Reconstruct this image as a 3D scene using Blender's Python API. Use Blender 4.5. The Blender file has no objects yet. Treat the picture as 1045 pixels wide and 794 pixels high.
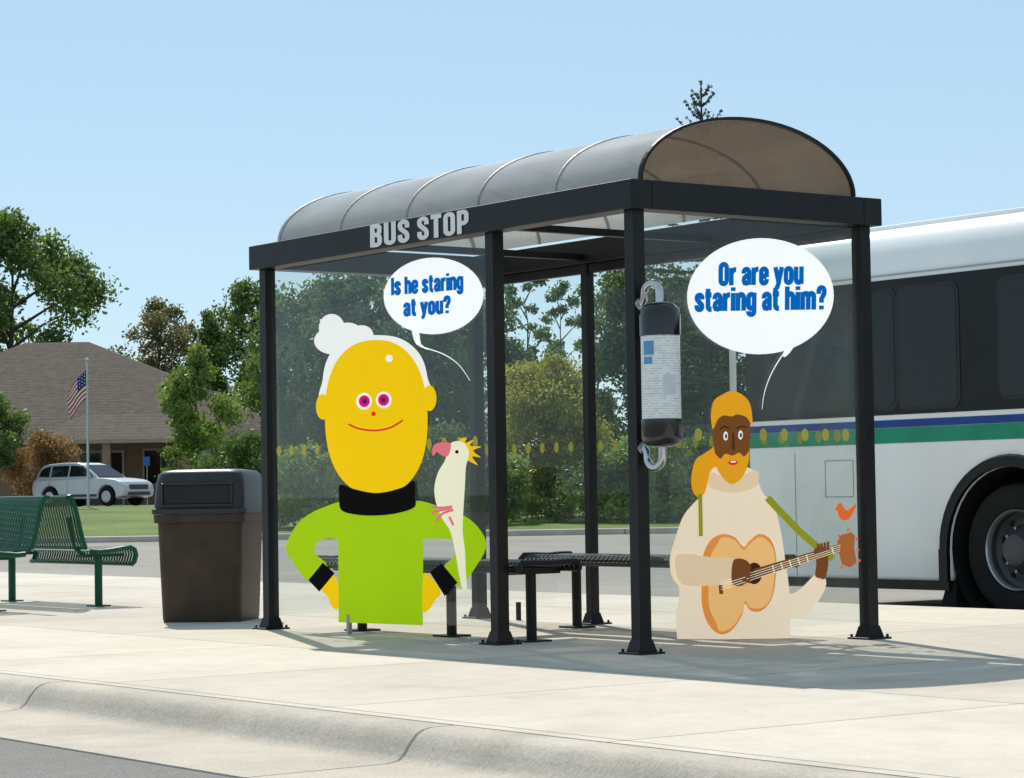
import bpy, bmesh, math, random
import numpy as np
from mathutils import Vector, Matrix
from mathutils.geometry import tessellate_polygon
S=bpy.context.scene
COL=S.collection
# ------------------------------------------------------------------ camera
CAM=Vector((9.637,-7.9,0.815)); YAW=0.935
cd=bpy.data.cameras.new("camera"); cam=bpy.data.objects.new("camera",cd); COL.objects.link(cam)
cd.sensor_width=36; cd.lens=86.42; cd.clip_end=5000; cd.clip_start=0.1
cam.matrix_world=Matrix.Translation(CAM)@Matrix.Rotation(YAW,4,'Z')@Matrix.Rotation(math.pi/2+0.043,4,'X')@Matrix.Rotation(-0.016,4,'Z')
S.camera=cam
RX,RY=math.cos(YAW),math.sin(YAW)
def W(lat,dep,z=0.0):            # background frame -> world
    return Vector((CAM.x+lat*RX-dep*RY, CAM.y+lat*RY+dep*RX, z))
# ------------------------------------------------------------------ light
el=math.radians(46); az=math.radians(-67.5)
sd=Vector((math.sin(az)*math.cos(el),math.cos(az)*math.cos(el),math.sin(el)))
sun=bpy.data.lights.new("sun",'SUN'); sun.energy=4.7; sun.angle=math.radians(0.5); sun.color=(1,0.93,0.82)
so=bpy.data.objects.new("sun",sun); COL.objects.link(so); so.location=(0,0,20)
so.rotation_mode='QUATERNION'; so.rotation_quaternion=sd.to_track_quat('Z','Y')
w=bpy.data.worlds.new("World"); S.world=w; w.use_nodes=True
nt=w.node_tree; bg=nt.nodes['Background']; sk=nt.nodes.new('ShaderNodeTexSky'); sk.sky_type='NISHITA'
sk.sun_disc=False; sk.sun_elevation=el; sk.sun_rotation=az; sk.air_density=0.9; sk.dust_density=0.2; sk.ozone_density=4.0; sk.altitude=200
mxs=nt.nodes.new('ShaderNodeMix'); mxs.data_type='RGBA'; mxs.inputs[0].default_value=0.60; mxs.inputs[7].default_value=(4.8,6.6,7.6,1)
nt.links.new(sk.outputs[0],mxs.inputs[6]); nt.links.new(mxs.outputs[2],bg.inputs[0]); bg.inputs[1].default_value=0.115
S.view_settings.view_transform='Standard'; S.view_settings.look='None'; S.view_settings.exposure=0
# ------------------------------------------------------------------ materials
MC={}
def mat(name,col,rough=0.6,metal=0.0,var=0.12,scale=4.0,bump=0.0,bscale=60.0,spec=0.5,coat=0.0,emit=0.0):
    if name in MC: return MC[name]
    m=bpy.data.materials.new(name); m.use_nodes=True; n=m.node_tree.nodes; l=m.node_tree.links
    p=n['Principled BSDF']; p.inputs['Roughness'].default_value=rough; p.inputs['Metallic'].default_value=metal
    p.inputs['Specular IOR Level'].default_value=spec; p.inputs['Coat Weight'].default_value=coat
    tc=n.new('ShaderNodeTexCoord')
    if var>0:
        no=n.new('ShaderNodeTexNoise'); no.inputs['Scale'].default_value=scale; no.inputs['Detail'].default_value=6
        l.new(tc.outputs['Object'],no.inputs['Vector'])
        mr=n.new('ShaderNodeMapRange'); mr.inputs[1].default_value=0.3; mr.inputs[2].default_value=0.7
        mr.inputs[3].default_value=1-var; mr.inputs[4].default_value=1+var
        l.new(no.outputs[0],mr.inputs[0])
        mx=n.new('ShaderNodeVectorMath'); mx.operation='SCALE'; mx.inputs[0].default_value=col
        l.new(mr.outputs[0],mx.inputs['Scale']); l.new(mx.outputs[0],p.inputs['Base Color'])
    else: p.inputs['Base Color'].default_value=(*col,1)
    if emit>0:
        p.inputs['Emission Color'].default_value=(*col,1); p.inputs['Emission Strength'].default_value=emit
    if bump>0:
        nb=n.new('ShaderNodeTexNoise'); nb.inputs['Scale'].default_value=bscale; nb.inputs['Detail'].default_value=4
        l.new(tc.outputs['Object'],nb.inputs['Vector'])
        b=n.new('ShaderNodeBump'); b.inputs['Strength'].default_value=bump; b.inputs['Distance'].default_value=0.02
        l.new(nb.outputs[0],b.inputs['Height']); l.new(b.outputs[0],p.inputs['Normal'])
    MC[name]=m; return m
def groundmat(name,col,v1=0.12,s1=0.6,v2=0.18,s2=90.0,joints=None,bump=0.25,stains=0.0,streak=False):
    m=bpy.data.materials.new(name); m.use_nodes=True; n=m.node_tree.nodes; l=m.node_tree.links
    p=n['Principled BSDF']; p.inputs['Roughness'].default_value=0.9; p.inputs['Specular IOR Level'].default_value=0.2
    g=n.new('ShaderNodeNewGeometry')
    def noise(s,det,lo,hi,vec=None):
        a=n.new('ShaderNodeTexNoise'); a.inputs['Scale'].default_value=s; a.inputs['Detail'].default_value=det
        l.new(vec or g.outputs['Position'],a.inputs['Vector'])
        r=n.new('ShaderNodeMapRange'); r.inputs[1].default_value=0.3; r.inputs[2].default_value=0.7; r.inputs[3].default_value=lo; r.inputs[4].default_value=hi
        l.new(a.outputs[0],r.inputs[0]); return a,r
    def mul(a,b):
        x=n.new('ShaderNodeMath'); x.operation='MULTIPLY'; l.new(a,x.inputs[0]); l.new(b,x.inputs[1]); return x.outputs[0]
    a1,r1=noise(s1,8,1-v1,1+v1); a2,r2=noise(s2,3,1-v2,1+v2)
    f=mul(r1.outputs[0],r2.outputs[0])
    a3,r3=noise(7.0,5,1-v1*0.6,1+v1*0.6); f=mul(f,r3.outputs[0])
    if streak:
        mp=n.new('ShaderNodeMapping'); mp.inputs['Scale'].default_value=(0.25,3.0,1); l.new(g.outputs['Position'],mp.inputs['Vector'])
        a5,r5=noise(1.5,5,0.9,1.06,mp.outputs[0]); f=mul(f,r5.outputs[0])
    if stains>0:
        a4,r4=noise(1.3,6,1.0,1.0); r4.inputs[1].default_value=0.58; r4.inputs[2].default_value=0.72; r4.inputs[4].default_value=1-stains; f=mul(f,r4.outputs[0])
        vo=n.new('ShaderNodeTexVoronoi'); vo.inputs['Scale'].default_value=3.2; l.new(g.outputs['Position'],vo.inputs['Vector'])
        rv=n.new('ShaderNodeMapRange'); rv.inputs[1].default_value=0.035; rv.inputs[2].default_value=0.06; rv.inputs[3].default_value=0.78; rv.inputs[4].default_value=1.0
        l.new(vo.outputs['Distance'],rv.inputs[0]); f=mul(f,rv.outputs[0])
    if joints:
        sx=n.new('ShaderNodeSeparateXYZ'); l.new(g.outputs['Position'],sx.inputs[0])
        for k,(ax,per,off,wd) in enumerate(joints):
            ad=n.new('ShaderNodeMath'); ad.operation='ADD'; ad.inputs[1].default_value=off+1000*per; l.new(sx.outputs[ax],ad.inputs[0])
            md=n.new('ShaderNodeMath'); md.operation='MODULO'; md.inputs[1].default_value=per; l.new(ad.outputs[0],md.inputs[0])
            lt=n.new('ShaderNodeMath'); lt.operation='GREATER_THAN'; lt.inputs[1].default_value=wd; l.new(md.outputs[0],lt.inputs[0])
            mr=n.new('ShaderNodeMapRange'); mr.inputs[3].default_value=0.45; mr.inputs[4].default_value=1; l.new(lt.outputs[0],mr.inputs[0])
            f=mul(f,mr.outputs[0])
            fl=n.new('ShaderNodeMath'); fl.operation='DIVIDE'; fl.inputs[1].default_value=per; l.new(ad.outputs[0],fl.inputs[0])
            f2=n.new('ShaderNodeMath'); f2.operation='FLOOR'; l.new(fl.outputs[0],f2.inputs[0])
            wn=n.new('ShaderNodeTexWhiteNoise'); wn.noise_dimensions='1D'; l.new(f2.outputs[0],wn.inputs['W'])
            mr2=n.new('ShaderNodeMapRange'); mr2.inputs[3].default_value=0.92; mr2.inputs[4].default_value=1.04; l.new(wn.outputs[0],mr2.inputs[0])
            f=mul(f,mr2.outputs[0])
    mx=n.new('ShaderNodeVectorMath'); mx.operation='SCALE'; mx.inputs[0].default_value=col
    l.new(f,mx.inputs['Scale']); l.new(mx.outputs[0],p.inputs['Base Color'])
    b=n.new('ShaderNodeBump'); b.inputs['Strength'].default_value=bump; b.inputs['Distance'].default_value=0.01
    l.new(a2.outputs[0],b.inputs['Height']); l.new(b.outputs[0],p.inputs['Normal'])
    return m
def glassmat(name,tint,haze=0.08,hazecol=(0.6,0.7,0.75),rough=0.0,ior=1.5,trw=0.5):
    m=bpy.data.materials.new(name); m.use_nodes=True; n=m.node_tree.nodes; l=m.node_tree.links
    n.remove(n['Principled BSDF']); out=n['Material Output']
    t=n.new('ShaderNodeBsdfTransparent'); t.inputs[0].default_value=(*tint,1)
    g=n.new('ShaderNodeBsdfGlossy'); g.inputs['Roughness'].default_value=rough
    f=n.new('ShaderNodeFresnel'); ge=n.new('ShaderNodeNewGeometry')
    im=n.new('ShaderNodeMapRange'); im.inputs[3].default_value=ior; im.inputs[4].default_value=1/ior
    l.new(ge.outputs['Backfacing'],im.inputs[0]); l.new(im.outputs[0],f.inputs[0])
    tr=n.new('ShaderNodeBsdfTranslucent'); tr.inputs[0].default_value=(*hazecol,1)
    df=n.new('ShaderNodeBsdfDiffuse'); df.inputs[0].default_value=(*hazecol,1)
    ms=n.new('ShaderNodeMixShader'); ms.inputs[0].default_value=1-trw; l.new(tr.outputs[0],ms.inputs[1]); l.new(df.outputs[0],ms.inputs[2])
    m1=n.new('ShaderNodeMixShader')
    tc=n.new('ShaderNodeTexCoord'); no=n.new('ShaderNodeTexNoise'); no.inputs['Scale'].default_value=2.0; no.inputs['Detail'].default_value=7
    l.new(tc.outputs['Object'],no.inputs['Vector'])
    mr=n.new('ShaderNodeMapRange'); mr.inputs[1].default_value=0.3; mr.inputs[2].default_value=0.7; mr.inputs[3].default_value=haze*0.75; mr.inputs[4].default_value=min(.98,haze*1.25)
    l.new(no.outputs[0],mr.inputs[0]); l.new(mr.outputs[0],m1.inputs[0])
    l.new(t.outputs[0],m1.inputs[1]); l.new(ms.outputs[0],m1.inputs[2])
    m2=n.new('ShaderNodeMixShader'); l.new(f.outputs[0],m2.inputs[0]); l.new(m1.outputs[0],m2.inputs[1]); l.new(g.outputs[0],m2.inputs[2])
    l.new(m2.outputs[0],out.inputs[0]); return m
def leafmat(name,dark,light,trans=0.5):
    m=bpy.data.materials.new(name); m.use_nodes=True; n=m.node_tree.nodes; l=m.node_tree.links
    n.remove(n['Principled BSDF']); out=n['Material Output']
    at=n.new('ShaderNodeAttribute'); at.attribute_name='shade'
    tc=n.new('ShaderNodeTexCoord'); no=n.new('ShaderNodeTexNoise'); no.inputs['Scale'].default_value=0.9; no.inputs['Detail'].default_value=3
    l.new(tc.outputs['Object'],no.inputs['Vector'])
    ad=n.new('ShaderNodeMath'); ad.operation='MULTIPLY_ADD'; ad.inputs[1].default_value=0.55; l.new(at.outputs['Fac'],ad.inputs[0])
    mr=n.new('ShaderNodeMapRange'); mr.inputs[1].default_value=0.3; mr.inputs[2].default_value=0.7; mr.inputs[3].default_value=-0.05; mr.inputs[4].default_value=0.5
    l.new(no.outputs[0],mr.inputs[0]); l.new(mr.outputs[0],ad.inputs[2])
    r=n.new('ShaderNodeMix'); r.data_type='RGBA'; r.inputs[6].default_value=(*dark,1); r.inputs[7].default_value=(*light,1)
    l.new(ad.outputs[0],r.inputs[0])
    d=n.new('ShaderNodeBsdfDiffuse'); t=n.new('ShaderNodeBsdfTranslucent'); l.new(r.outputs[2],d.inputs[0]); l.new(r.outputs[2],t.inputs[0])
    g=n.new('ShaderNodeBsdfGlossy'); g.inputs['Roughness'].default_value=0.45; g.inputs[0].default_value=(0.6,0.65,0.6,1)
    ms=n.new('ShaderNodeMixShader'); ms.inputs[0].default_value=trans; l.new(d.outputs[0],ms.inputs[1]); l.new(t.outputs[0],ms.inputs[2])
    m2=n.new('ShaderNodeMixShader'); m2.inputs[0].default_value=0.07; l.new(ms.outputs[0],m2.inputs[1]); l.new(g.outputs[0],m2.inputs[2])
    l.new(m2.outputs[0],out.inputs[0]); return m
black=mat("black_powder_coat",(0.008,0.008,0.009),0.4,0,0.25,6,0.05,200,0.3)
alu=mat("aluminium",(0.40,0.40,0.40),0.45,0.6,0.1)
steel=mat("galvanised_steel",(0.55,0.56,0.57),0.22,0.95,0.1,12)
rubber=mat("tyre_rubber",(0.014,0.014,0.014),0.8,0,0.2,20,spec=.2)
# ------------------------------------------------------------------ builder
class B:
    def __init__(s): s.v=[]; s.f=[]; s.m=[]
    def add(s,v,f,m=0):
        o=len(s.v); s.v+= [tuple(x) for x in v]; s.f+=[[i+o for i in q] for q in f]; s.m+=[m]*len(f); return s
    def box(s,a,b,m=0):
        x0,y0,z0=a; x1,y1,z1=b
        return s.add([(x0,y0,z0),(x1,y0,z0),(x1,y1,z0),(x0,y1,z0),(x0,y0,z1),(x1,y0,z1),(x1,y1,z1),(x0,y1,z1)],
          [(0,3,2,1),(4,5,6,7),(0,1,5,4),(1,2,6,5),(2,3,7,6),(3,0,4,7)],m)
    def tube(s,pts,rad,seg=12,m=0,caps=True):
        pts=[Vector(p) for p in pts]
        if not hasattr(rad,'__len__'): rad=[rad]*len(pts)
        vs=[]; up=None
        for i,p in enumerate(pts):
            a=pts[max(i-1,0)]; b=pts[min(i+1,len(pts)-1)]; d=(b-a).normalized()
            if up is None: up=Vector((0,0,1)) if abs(d.z)<0.9 else Vector((1,0,0))
            x=d.cross(up)
            if x.length<1e-4: x=d.orthogonal()
            x.normalize(); y=x.cross(d).normalized(); up=y
            for k in range(seg):
                t=2*math.pi*k/seg; vs.append(p+(x*math.cos(t)+y*math.sin(t))*rad[i])
        fs=[]
        for i in range(len(pts)-1):
            for k in range(seg):
                k2=(k+1)%seg; fs.append((i*seg+k,i*seg+k2,(i+1)*seg+k2,(i+1)*seg+k))
        if caps: fs.append(tuple(range(seg))[::-1]); fs.append(tuple((len(pts)-1)*seg+k for k in range(seg)))
        return s.add(vs,fs,m)
    def prism(s,poly,axis,a,b,m=0,poly2=None):
        def mk(p,c):
            if axis=='x': return (c,p[0],p[1])
            if axis=='y': return (p[0],c,p[1])
            return (p[0],p[1],c)
        n=len(poly); q=poly2 or poly
        v=[mk(p,a) for p in poly]+[mk(p,b) for p in q]
        f=[tuple(range(n))[::-1],tuple(range(n,2*n))]+[(i,(i+1)%n,(i+1)%n+n,i+n) for i in range(n)]
        return s.add(v,f,m)
    def lathe(s,prof,c,axis='z',seg=24,m=0,caps=True):
        vs=[];fs=[]
        for r,h in prof:
            for k in range(seg):
                t=2*math.pi*k/seg
                if axis=='z': vs.append((c[0]+r*math.cos(t),c[1]+r*math.sin(t),c[2]+h))
                elif axis=='y': vs.append((c[0]+r*math.cos(t),c[1]+h,c[2]+r*math.sin(t)))
                else: vs.append((c[0]+h,c[1]+r*math.cos(t),c[2]+r*math.sin(t)))
        for i in range(len(prof)-1):
            for k in range(seg):
                k2=(k+1)%seg; fs.append((i*seg+k,i*seg+k2,(i+1)*seg+k2,(i+1)*seg+k))
        if caps: fs.append(tuple(range(seg))[::-1]); fs.append(tuple((len(prof)-1)*seg+k for k in range(seg)))
        return s.add(vs,fs,m)
    def obj(s,name,mats,parent=None,smooth=False,bevel=0,bseg=2,fix=True):
        me=bpy.data.meshes.new(name); me.from_pydata(s.v,[],s.f)
        if not isinstance(mats,(list,tuple)): mats=[mats]
        for q in mats: me.materials.append(q)
        me.polygons.foreach_set('material_index',s.m)
        if fix:
            bm=bmesh.new(); bm.from_mesh(me); bmesh.ops.recalc_face_normals(bm,faces=bm.faces); bm.to_mesh(me); bm.free()
        if smooth:
            me.shade_smooth(); me.set_sharp_from_angle(angle=math.radians(38))
        o=bpy.data.objects.new(name,me); COL.objects.link(o)
        if parent: o.parent=parent
        if bevel>0:
            md=o.modifiers.new("bevel",'BEVEL'); md.width=bevel; md.segments=bseg; md.limit_method='ANGLE'; md.angle_limit=math.radians(35)
        return o
def thing(name,label,cat,loc=(0,0,0),rot=0,group=None):
    e=bpy.data.objects.new(name,None); COL.objects.link(e); e.location=loc; e.rotation_euler=(0,0,rot); e.empty_display_size=0.2
    e['label']=label; e['category']=cat
    if group: e['group']=group
    return e
def copy_thing(src,loc,rot,scale=1,label=None,scz=None):
    n=src.copy(); COL.objects.link(n); n.location=loc; n.rotation_euler=(0,0,rot); n.scale=(scale,scale,scz or scale)
    if label: n['label']=label
    def rec(a,b):
        for c in list(a.children):
            d=c.copy(); COL.objects.link(d); d.parent=b; rec(c,d)
    rec(src,n); return n
# ------------------------------------------------------------------ ground
grass_m=groundmat("grass",(0.11,0.17,0.035),0.25,0.35,0.4,25,bump=0.8)
asph=groundmat("lot_asphalt",(0.29,0.27,0.245),0.12,0.25,0.2,60,streak=True)
asph2=groundmat("road_asphalt",(0.205,0.20,0.19),0.08,0.6,0.40,150,bump=0.45)
conc=groundmat("pavement_concrete",(0.585,0.53,0.455),0.08,0.9,0.09,150,joints=[(0,1.83,0.35,0.014),(1,1.9,0.9,0.014)],stains=0.13)
kconc=groundmat("kerb_concrete",(0.52,0.465,0.395),0.10,2.0,0.13,70,joints=[(0,3.05,0.62,0.02)],bump=0.22,stains=0.15)
b=B(); rows=[(-60,-0.2),(50,-0.2),(56.5,-0.2),(58,-0.06),(66,0.12),(78,0.5),(86,0.62),(130,0.62),(300,0.7),(2500,0.7)]
lats=[-2500,-300,-80,-40,-20,0,20,40,80,300,2500]
vs=[];fs=[]
for d,z in rows:
    for la in lats: vs.append(W(la,d,z))
nl=len(lats)
for i in range(len(rows)-1):
    for j in range(nl-1): fs.append((i*nl+j,i*nl+j+1,(i+1)*nl+j+1,(i+1)*nl+j))
b.add(vs,fs); g=b.obj("ground",grass_m,smooth=True); g['kind']='structure'
b=B(); b.add([W(-120,-20,-0.13),W(150,-20,-0.13),W(150,56.3,-0.13),W(-120,56.3,-0.13)],[(0,1,2,3)])
o=b.obj("parking_lot",asph); o['kind']='structure'
b=B(); b.prism([(56.3,-0.25),(56.3,0.0),(56.45,0.01),(56.6,0.01),(56.6,-0.25)],'x',-120,150)
o=b.obj("lot_kerb",kconc); o['kind']='structure'; o.location=Vector((CAM.x,CAM.y,0)); o.rotation_euler=(0,0,YAW)
b=B(); b.add([W(-90,87,0.63),W(60,87,0.63),W(60,104,0.63),W(-90,104,0.63)],[(0,1,2,3)])
o=b.obj("far_parking_lot",asph); o['kind']='structure'
b=B(); b.add([(-90,-30,-0.122),(60,-30,-0.122),(60,-3.70,-0.122),(-90,-3.70,-0.122)],[(0,1,2,3)])
o=b.obj("road",asph2); o['kind']='structure'
b=B(); prof=[(-2.86,0.0),(-2.965,0.0),(-3.0,-0.006),(-3.03,-0.022),(-3.06,-0.055),(-3.085,-0.09),(-3.11,-0.108),(-3.16,-0.114),(-3.72,-0.116),(-3.72,-0.3),(-2.86,-0.3)]
b.prism(prof,'x',-90,60); o=b.obj("kerb",kconc,smooth=True); o['kind']='structure'
b=B(); b.prism([(-2.868,-0.3),(-2.868,0.0),(4.45,0.0),(4.49,-0.01),(4.5,-0.04),(4.52,-0.3)],'x',-90,60)
o=b.obj("pavement",conc); o['kind']='structure'; o.location.z=.003
# ------------------------------------------------------------------ bus shelter
L,WD,HP=3.633,1.598,2.25
SH=thing("bus_shelter","black metal bus shelter with glass panels and curved tinted roof","bus shelter")
def post(x,y,h=0.037,name="post"):
    b=B()
    b.box((x-h,y-h,0.03),(x+h,y+h,HP))
    b.prism([(x-h-.02,y-h-.02),(x+h+.02,y-h-.02),(x+h+.02,y+h+.02),(x-h-.02,y+h+.02)],'z',0.014,0.075,poly2=[(x-h-.004,y-h-.004),(x+h+.004,y-h-.004),(x+h+.004,y+h+.004),(x-h-.004,y+h+.004)])
    b.box((x-.085,y-.085,0.0),(x+.085,y+.085,0.014))
    for sx in(-1,1):
        for sy in(-1,1): b.tube([(x+sx*.068,y+sy*.068,0.01),(x+sx*.068,y+sy*.068,0.03)],0.009,6)
    return b.obj(name,black,SH,bevel=0.003)
T=L/3
for p in[(-L,0),(-T,0),(0,0),(0,WD),(-L,WD)]: post(*p)
post(-2*T,WD,.030)
MX=-1.07
b=B(); b.box((MX-.016,WD-.012,0.08),(MX+.016,WD+.012,HP)); b.obj("mullion",mat("pale_mullion_glow",(.62,.68,.70),.5,emit=.1),SH)  # faint emission in the material lightens the strip, not a lamp
o_=0.084; zf=HP+0.149
def fas(a,bb): 
    q=B(); q.box(a,bb); return q.obj("fascia_beam",black,SH,bevel=0.006)
fas((-L-o_,-o_,HP),(o_,o_*0.6,zf)); fas((-L-o_,WD-o_*.6,HP),(o_,WD+o_,zf))
fas((-o_*.6,o_*.6+.001,HP),(o_,WD-o_*.6-.001,zf)); fas((-L-o_,o_*.6+.001,HP),(-L+o_*.6,WD-o_*.6-.001,zf))
b=B(); b.box((-L+.04,WD-.02,HP-.06),(-.04,WD+.02,HP-.002)); b.obj("header_rail",black,SH,bevel=.003)
RH=0.365; RA,RB=0.0,WD-.10
def arc(n=32,h=RH,a=RA,bb=RB,inset=0.0):
    pts=[]; c=(a+bb)/2; r=(bb-a)/2-inset
    for i in range(n+1):
        t=math.pi*i/n; u=-math.cos(t); z=max(0.0,math.sin(t))**1.0*(h-inset); pts.append((c+u*r,zf+0.004+z))
    return pts
roofm=glassmat("frosted_polycarbonate",(0.45,0.44,0.43),0.80,(0.62,0.60,0.57),0.14,1.55,0.34)
gablem=glassmat("bronze_gable",(0.40,0.30,0.21),0.42,(0.20,0.14,0.10),0.08,1.35,0.6)
ribm=mat("rib_grey",(0.45,0.44,0.43),0.5,0.2,0.1)
A0=arc()
X0,X1=-L+.15,o_-.03
xs=[X0+(X1-X0)*i/5 for i in range(6)]
for i in range(5):
    b=B(); x0,x1=xs[i]+.007,xs[i+1]-.007; n=len(A0)
    b.add([(x0,y,z) for y,z in A0]+[(x1,y,z) for y,z in A0],[(k,n+k,n+k+1,k+1) for k in range(n-1)])
    b.obj("roof_panel",roofm,SH,smooth=True,fix=False)
for i,x in enumerate(xs):
    Ao=arc(a=RA-.006,bb=RB+.006,h=RH+.006); Ai=arc(a=RA-.006,bb=RB+.006,h=RH+.006,inset=.016)
    wd=.007 if 0<i<5 else .012
    b=B(); n=len(Ao); v=[]
    for xx in(x-wd,x+wd):
        v+=[(xx,y,z) for y,z in Ao]+[(xx,y,z) for y,z in Ai]
    f=[]
    for k in range(n-1):
        f+=[(k,k+1,2*n+k+1,2*n+k),(n+k,3*n+k,3*n+k+1,n+k+1),(k,n+k,n+k+1,k+1),(2*n+k,2*n+k+1,3*n+k+1,3*n+k)]
    b.add(v,f); b.obj("roof_rib",black if i==5 else ribm,SH,smooth=False)
for x in(xs[0]+.0,xs[5]-.0):
    b=B(); Ag=arc(inset=.012); b.add([(x,y,z) for y,z in Ag],[tuple(range(len(Ag)))]); b.obj("roof_gable",gablem if x>-1 else roofm,SH)
for x in(-T,-2*T):
    b=B(); b.box((x-.02,o_*.6+.002,HP+.02),(x+.02,WD-o_*.6-.002,HP+.06)); b.obj("roof_tie",black,SH)
glass=glassmat("clear_glass",(0.90,0.93,0.91),0.035,(0.60,0.74,0.82))
glassb=glassmat("back_glass",(0.93,0.95,0.94),0.012,(0.60,0.72,0.78),0,1.4)
def gp(a,c,m=None,zt=HP-.012):
    b=B(); (x0,y0),(x1,y1)=a,c; b.add([(x0,y0,.09),(x1,y1,.09),(x1,y1,zt),(x0,y0,zt)],[(0,1,2,3)]); return b.obj("glass_panel",m or glass,SH,fix=False)
e=.04
gp((-L+e,0),(-T-e,0)); gp((0,e),(0,WD-e)); gp((-L,WD-e),(-L,e),glassb)
gp((-2*T-e,WD),(-L+e,WD),glassb,HP-.062); gp((MX-.018,WD),(-2*T+e,WD),glassb,HP-.062); gp((-e,WD),(MX+.018,WD),glassb,HP-.062)
def clip(a,bb,m):
    b=B(); b.box(a,bb); b.obj("glass_clip",m,SH)
for x in(-L+.9,): clip((x-.012,-.012,0.0),(x+.012,.012,.12),alu)
for x in(-3.2,-2.0,-.8): clip((x-.012,WD-.012,0.0),(x+.012,WD+.012,.12),black)
dotm=mat("yellow_vinyl",(0.50,0.44,0.06),0.6,0,0.1)
def dots(fn,n):
    for i in range(n):
        c=fn(i); k=14; b=B()
        b.add([(c[0]+c[3]*.026*math.cos(2*math.pi*j/k),c[1]+(1-c[3])*.026*math.cos(2*math.pi*j/k),c[2]+.034*math.sin(2*math.pi*j/k)) for j in range(k)],[tuple(range(k))])
        b.obj("safety_dot",dotm,SH)
dots(lambda i:(-L+.12+i*.15,-.003,1.11,1),15)
dots(lambda i:(.003,.10+i*.15,1.11,0),10)
dots(lambda i:(-L+.12+i*.15,WD-.003,1.11,1),23)
# ------------------------------------------------------------------ artwork rectification (traced panel corners -> panel metres)
def homog(src,dst):
    A=[];bb=[]
    for (x,y),(u,v) in zip(src,dst):
        A.append([x,y,1,0,0,0,-u*x,-u*y]); bb.append(u); A.append([0,0,0,x,y,1,-v*x,-v*y]); bb.append(v)
    h=np.linalg.solve(np.array(A,float),np.array(bb,float)); H=np.append(h,1).reshape(3,3)
    def f(x,y):
        q=H@np.array([x,y,1.0]); return q[0]/q[2],q[1]/q[2]
    return f
HL=homog([(274,641),(276,272),(504,240),(508,659)],[(-L,0),(-L,HP),(-T,HP),(-T,0)])
HR=homog([(660,666),(648,212),(877,231),(890,650)],[(0,0),(0,HP),(WD,HP),(WD,0)])
HF=homog([(254,273),(254,250),(640,180),(640,210)],[(-L-o_,HP),(-L-o_,zf),(o_,zf),(o_,HP)])
def PL(x,y,k): u,v=HL(x,y); return (u,-.0042-.0009*k,v)
def PR(x,y,k): u,v=HR(x,y); return (.0042+.0009*k,u,v)
def PF(x,y,k): u,v=HF(x,y); return (u,-o_-.0025-.001*k,v)
def smooth_poly(p,n=6):
    out=[];m=len(p)
    for i in range(m):
        p0,p1,p2,p3=[Vector(p[(i+j-1)%m]) for j in range(4)]
        if (p1-p2).length<.01: continue
        for k in range(n):
            t=k/n; out.append(tuple(0.5*((2*p1)+(-p0+p2)*t+(2*p0-5*p1+4*p2-p3)*t*t+(-p0+3*p1-3*p2+p3)*t**3)))
    return out
def ell(cx,cy,a,bq,n=40,rot=0,pw=1.0):
    r=[]
    for i in range(n):
        t=2*math.pi*i/n; c,s=math.cos(t),math.sin(t)
        x=a*math.copysign(abs(c)**pw,c); y=bq*math.copysign(abs(s)**pw,s)
        r.append((cx+x*math.cos(rot)-y*math.sin(rot),cy+x*math.sin(rot)+y*math.cos(rot)))
    return r
def ribbon(Q,w0,w1):
    a=[];c=[]
    for i,q in enumerate(Q):
        d=(Q[min(i+1,len(Q)-1)]-Q[max(i-1,0)]).normalized(); nn=Vector((-d.y,d.x)); ww=(w0+(w1-w0)*i/(len(Q)-1))/2
        a.append(tuple(q+nn*ww)); c.append(tuple(q-nn*ww))
    return a+c[::-1]
def stroke(pts,w0,w1=None,n=8):
    w1=w0 if w1 is None else w1
    P=[Vector(p) for p in pts]; Q=[]
    for i in range(len(P)-1):
        p0=P[max(i-1,0)];p1=P[i];p2=P[i+1];p3=P[min(i+2,len(P)-1)]
        for k in range(n):
            t=k/n; Q.append(0.5*((2*p1)+(-p0+p2)*t+(2*p0-5*p1+4*p2-p3)*t*t+(-p0+3*p1-3*p2+p3)*t**3))
    Q.append(P[-1]); return ribbon(Q,w0,w1)
def glow_vinyl(name,rgb,em=0.62,k=0.74):
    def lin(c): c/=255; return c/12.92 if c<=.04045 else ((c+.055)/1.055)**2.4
    return mat(name,tuple(k*lin(c) for c in rgb),0.7,0,0.02,3,0,60,0.05,0,em)  # every ink emits its own colour, brightening artwork on the shaded glass
SPLIT={'eye','ear','hand','cuff','iris','pupil','tuning_peg','strap','brow'}
def sticker(P,parent,name,polys,m,k):
    b=B()
    for i,p in enumerate(polys):
        tri=tessellate_polygon([[Vector((x,y,0)) for x,y in p]])
        kk=k+0.12*i
        b.add([P(x,y,kk) for x,y in p],[tuple(t) for t in tri])
        if name in SPLIT and len(polys)<10: b.obj(name,m,parent,fix=False); b=B()
    if b.v: return b.obj(name,m,parent,fix=False)
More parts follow.
